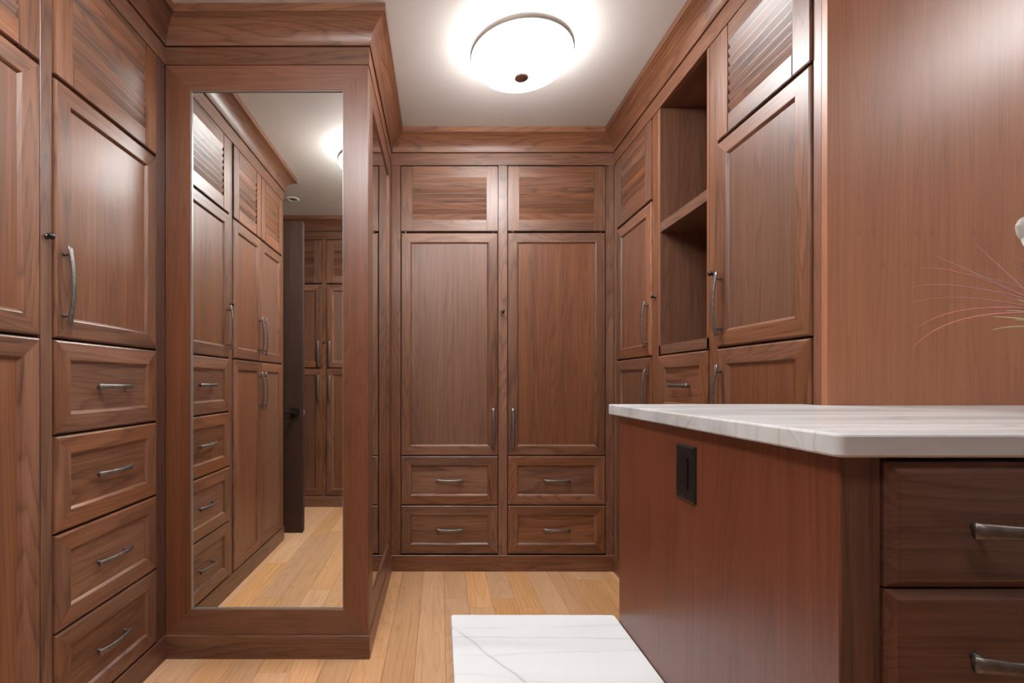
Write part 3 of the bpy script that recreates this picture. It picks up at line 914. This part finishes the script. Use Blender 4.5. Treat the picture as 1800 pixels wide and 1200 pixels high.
# ------------------------------------------------------------------ small round recessed fitting seen in the mirror
bm = bmesh.new()
lathe(bm, [(.026, -.002), (.030, -.006), (.050, -.006), (.058, -.001), (.058, 0), (.026, 0)], 40)
rf = thing('recessed_fitting', 'small round white recessed ceiling fitting seen in the mirror above the open door', 'ceiling fitting', (-1.255, .04, H), me=finish('ring', bm, white_p, True))
bm = bmesh.new(); lathe(bm, [(0, -.002), (.0262, -.002), (.0262, 0), (0, 0)], 32)
ob('lens', finish('lens', bm, simple('lens_grey', (.25, .25, .25), .3)), rf)

# ------------------------------------------------------------------ open door (seen in the mirror)
dx0, dx1, dyf = WALL_L + .025, -1.075, .350
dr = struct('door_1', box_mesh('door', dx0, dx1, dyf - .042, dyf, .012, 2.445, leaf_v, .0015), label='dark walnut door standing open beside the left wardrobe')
hx, hz = dx1 - .060, .945
def plate_mesh():
    bm = bmesh.new(); prism(bm, rounded([(-.032, -.036), (.032, -.036), (.032, .036), (-.032, .036)], [.009] * 4), 0, .008)
    bmesh.ops.rotate(bm, verts=bm.verts, cent=(0, 0, 0), matrix=Matrix.Rotation(-PI / 2, 3, 'X'))
    return finish('plate', bm, black_p)
ob('lock_plate', plate_mesh(), dr, (hx, dyf + .0003, hz), label='black rounded lock plate')
bm = bmesh.new(); bm_box(bm, -.012, .012, 0, .045, -.006, .006); bm_box(bm, -.115, .012, .034, .046, -.007, .007)
bmesh.ops.bevel(bm, geom=bm.edges[:], offset=.002, segments=1, affect='EDGES')
ob('lever', finish('lever', bm, black_p), dr, (hx, dyf + .008, hz))
ob('latch_plate', box_mesh('lp', 0, .0015, -.012, .012, -.028, .028, steel), dr, (dx1 + .0002, dyf - .021, hz))
ob('latch_bolt', box_mesh('lb', 0, .010, -.006, .006, -.008, .008, steel, .001), dr, (dx1 + .0018, dyf - .021, hz))
# doorway lining
bm = bmesh.new()
bm_box(bm, WALL_L - T - .01, WALL_L + .012, DY0, DY0 + .02, 0, DZ); bm_box(bm, WALL_L - T - .01, WALL_L + .012, DY1 - .02, DY1, 0, DZ)
bm_box(bm, WALL_L - T - .01, WALL_L + .012, DY0 + .02, DY1 - .02, DZ - .02, DZ)
struct('trim_9', finish('door_lining', bm, walnut_v), label='walnut lining of the doorway')

# ------------------------------------------------------------------ flower arrangement on the counter
FX, FY = 1.335, .96
pot = thing('flower_arrangement', 'arrangement of white orchid and pink tipped grass blades on the marble counter', 'plant', (FX, FY, ZS))
bm = bmesh.new()
lathe(bm, [(0, .0), (.045, 0), (.055, .006), (.070, .06), (.072, .105), (.069, .112), (.064, .108), (.062, .09), (0, .09)], 40)
ob('vase', finish('vase', bm, simple('white_ceramic', (.7, .69, .66), .25), True), pot)
bm = bmesh.new(); lathe(bm, [(0, .104), (.045, .101), (.0618, .092)], 32)
ob('moss', finish('moss', bm, simple('moss', (.06, .09, .025), .9), True), pot)

def blade_mat(name, c0, c1):
    m, nt, bs = newmat(name)
    tc = N(nt, 'ShaderNodeTexCoord'); sp = N(nt, 'ShaderNodeSeparateXYZ'); nt.links.new(tc.outputs['Object'], sp.inputs[0])
    mr = N(nt, 'ShaderNodeMapRange'); mr.inputs['From Min'].default_value = -.32; mr.inputs['From Max'].default_value = -.04
    nt.links.new(sp.outputs['X'], mr.inputs['Value'])
    r = ramp(nt, [(0, c1), (1, c0)]); nt.links.new(mr.outputs[0], r.inputs[0]); nt.links.new(r.outputs[0], bs.inputs['Base Color'])
    bs.inputs['Roughness'].default_value = .45
    return m
pink = blade_mat('pink_grass_blade', (.42, .17, .20), (.50, .13, .09))
mauve = blade_mat('mauve_grass_blade', (.38, .19, .22), (.40, .18, .13))
pale = blade_mat('pale_pink_blade', (.62, .38, .40), (.60, .25, .24))
green = blade_mat('green_grass_blade', (.30, .42, .08), (.62, .55, .33))

def W3(px, py, Y):
    return Vector(((px - 771.3) * Y / 820, Y, HE - (py - 672.4) * Y / 820)) - Vector((FX, FY, ZS))
def blade(tip, mid, root, Yt, m, w=.0016, shape=1.0):
    w *= 1.3
    """curved tapering blade: root in the vase, quadratic through mid to the tip"""
    a, b, c = W3(*root, FY), W3(*mid, (FY + Yt) / 2), W3(*tip, Yt)
    base = Vector((random.uniform(-.02, .02), random.uniform(-.02, .02), .095))
    ctrl = 2 * b - (a + c) / 2
    pts = [base, base.lerp(a, .5) + Vector((0.015, 0, .01))]
    for i in range(15):
        t = i / 14
        pts.append(a * (1 - t) ** 2 + ctrl * 2 * t * (1 - t) + c * t * t)
    bm = bmesh.new(); rings = []
    n = len(pts)
    for i, p in enumerate(pts):
        d = (pts[min(i + 1, n - 1)] - pts[max(i - 1, 0)]).normalized()
        s = d.cross(Vector((0, 1, 0))).normalized(); u = Vector((0, 1, 0))
        k = w * (1 - .82 * max(0, (i - 2) / (n - 3)) ** 1.3)
        rings.append([bm.verts.new(p + s * k), bm.verts.new(p + u * k * .45), bm.verts.new(p - s * k), bm.verts.new(p - u * k * .45)])
    for A, B in zip(rings, rings[1:]):
        for q in range(4):
            l = (q + 1) % 4; bm.faces.new((A[q], A[l], B[l], B[q]))
    bm.faces.new(rings[0]); bm.faces.new(rings[-1][::-1])
    ob('grass_blade', finish('blade', bm, m, True), pot)
blade((1598, 616), (1690, 562), (1840, 552), .84, pink)
blade((1606, 578), (1700, 545), (1840, 548), .88, pink)
blade((1596, 534), (1700, 525), (1850, 552), 1.0, mauve, .0012)
blade((1598, 506), (1690, 505), (1850, 540), 1.05, mauve, .0012)
blade((1608, 474), (1700, 486), (1850, 548), .98, pink, .0013)
blade((1640, 450), (1700, 478), (1850, 545), 1.04, mauve, .0012)
blade((1707, 428), (1756, 474), (1850, 560), .86, pale)
blade((1690, 482), (1760, 498), (1850, 530), .90, mauve, .0012)
blade((1755, 458), (1800, 482), (1870, 540), .90, pink)
blade((1773, 450), (1806, 472), (1870, 530), .95, pale, .0013)
blade((1776, 491), (1805, 504), (1870, 545), .88, pink)
blade((1782, 528), (1810, 536), (1870, 560), .88, green)
blade((1762, 547), (1805, 551), (1870, 568), .92, green, .0014)
blade((1740, 558), (1795, 562), (1870, 575), .86, green)
blade((1778, 563), (1810, 566), (1870, 578), .9, green)
blade((1739, 581), (1795, 575), (1870, 585), .9, green)
blade((1794, 607), (1815, 600), (1870, 600), .88, pale, .0012)
for k in range(14):   # the rest of the tuft, outside the frame
    a = random.uniform(-1.3, 1.3)
    blade((1960 + 130 * math.cos(a), 560 - 150 * math.sin(a) - 20), (1930 + 40 * math.cos(a), 560 - 60 * math.sin(a)), (1885, 585), FY + random.uniform(-.15, .15), random.choice((pink, green, mauve)), .0013)
# orchid stem and blooms
petal_m = simple('orchid_white', (.80, .79, .74), .5)
stem_m = simple('orchid_stem', (.10, .16, .04), .5)
bm = bmesh.new()
P0 = [Vector((.01, .01, .095)), Vector((.02, .015, .22)), Vector((-.01, .01, .34)), Vector((-.075, 0, .395)), Vector((-.118, -.005, .385))]
fine = []
for i in range(len(P0) - 1):
    for t in (0, .25, .5, .75): fine.append(P0[i].lerp(P0[i + 1], t))
fine.append(P0[-1]); rings = []
for i, p in enumerate(fine):
    d = (fine[min(i + 1, len(fine) - 1)] - fine[max(i - 1, 0)]).normalized()
    s = d.cross(Vector((0, 1, 0))).normalized(); u = d.cross(s)
    rings.append([bm.verts.new(p + (s * math.cos(q * PI / 3) + u * math.sin(q * PI / 3)) * .0018) for q in range(6)])
for A, B in zip(rings, rings[1:]):
    for q in range(6):
        l = (q + 1) % 6; bm.faces.new((A[q], A[l], B[l], B[q]))
ob('orchid_stem', finish('stem', bm, stem_m, True), pot)
def petal(L, Wd, cup):
    bm = bmesh.new(); nu, nv = 8, 6; g = []
    for i in range(nu + 1):
        t = i / nu; r_ = []
        hw = Wd * (math.sin(PI * min(1, .06 + .94 * t)) ** .6) * .5 + .0008
        for j in range(nv + 1):
            s = (j / nv - .5) * 2
            r_.append(bm.verts.new((t * L, -cup * (t * t) * .5 - .004 * (1 - s * s), s * hw)))
        g.append(r_)
    for i in range(nu):
        for j in range(nv):
            bm.faces.new((g[i][j], g[i + 1][j], g[i + 1][j + 1], g[i][j + 1]))
    me = finish('petal', bm, petal_m, True)
    return me
pm_big, pm_small = petal(.046, .048, .008), petal(.042, .030, .006)
lip_m = simple('orchid_lip', (.75, .55, .15), .5)
bm = bmesh.new(); lathe(bm, [(0, -.006), (.005, -.004), (.006, 0), (.004, .004), (0, .006)], 12); lip = finish('lip', bm, lip_m, True)
for c in (W3(1813, 407, .95), Vector((-.06, .0, .385)), Vector((.0, .01, .33))):
    core = ob('orchid_bloom', lip, pot, c)
    for k, me in enumerate((pm_big, pm_big, pm_small, pm_small, pm_small)):
        ang = (0.15, PI - .15, PI / 2, PI * 1.28, PI * 1.72)[k]
        ob('petal', me, core, (0, 0, 0), (0, -ang, 0))
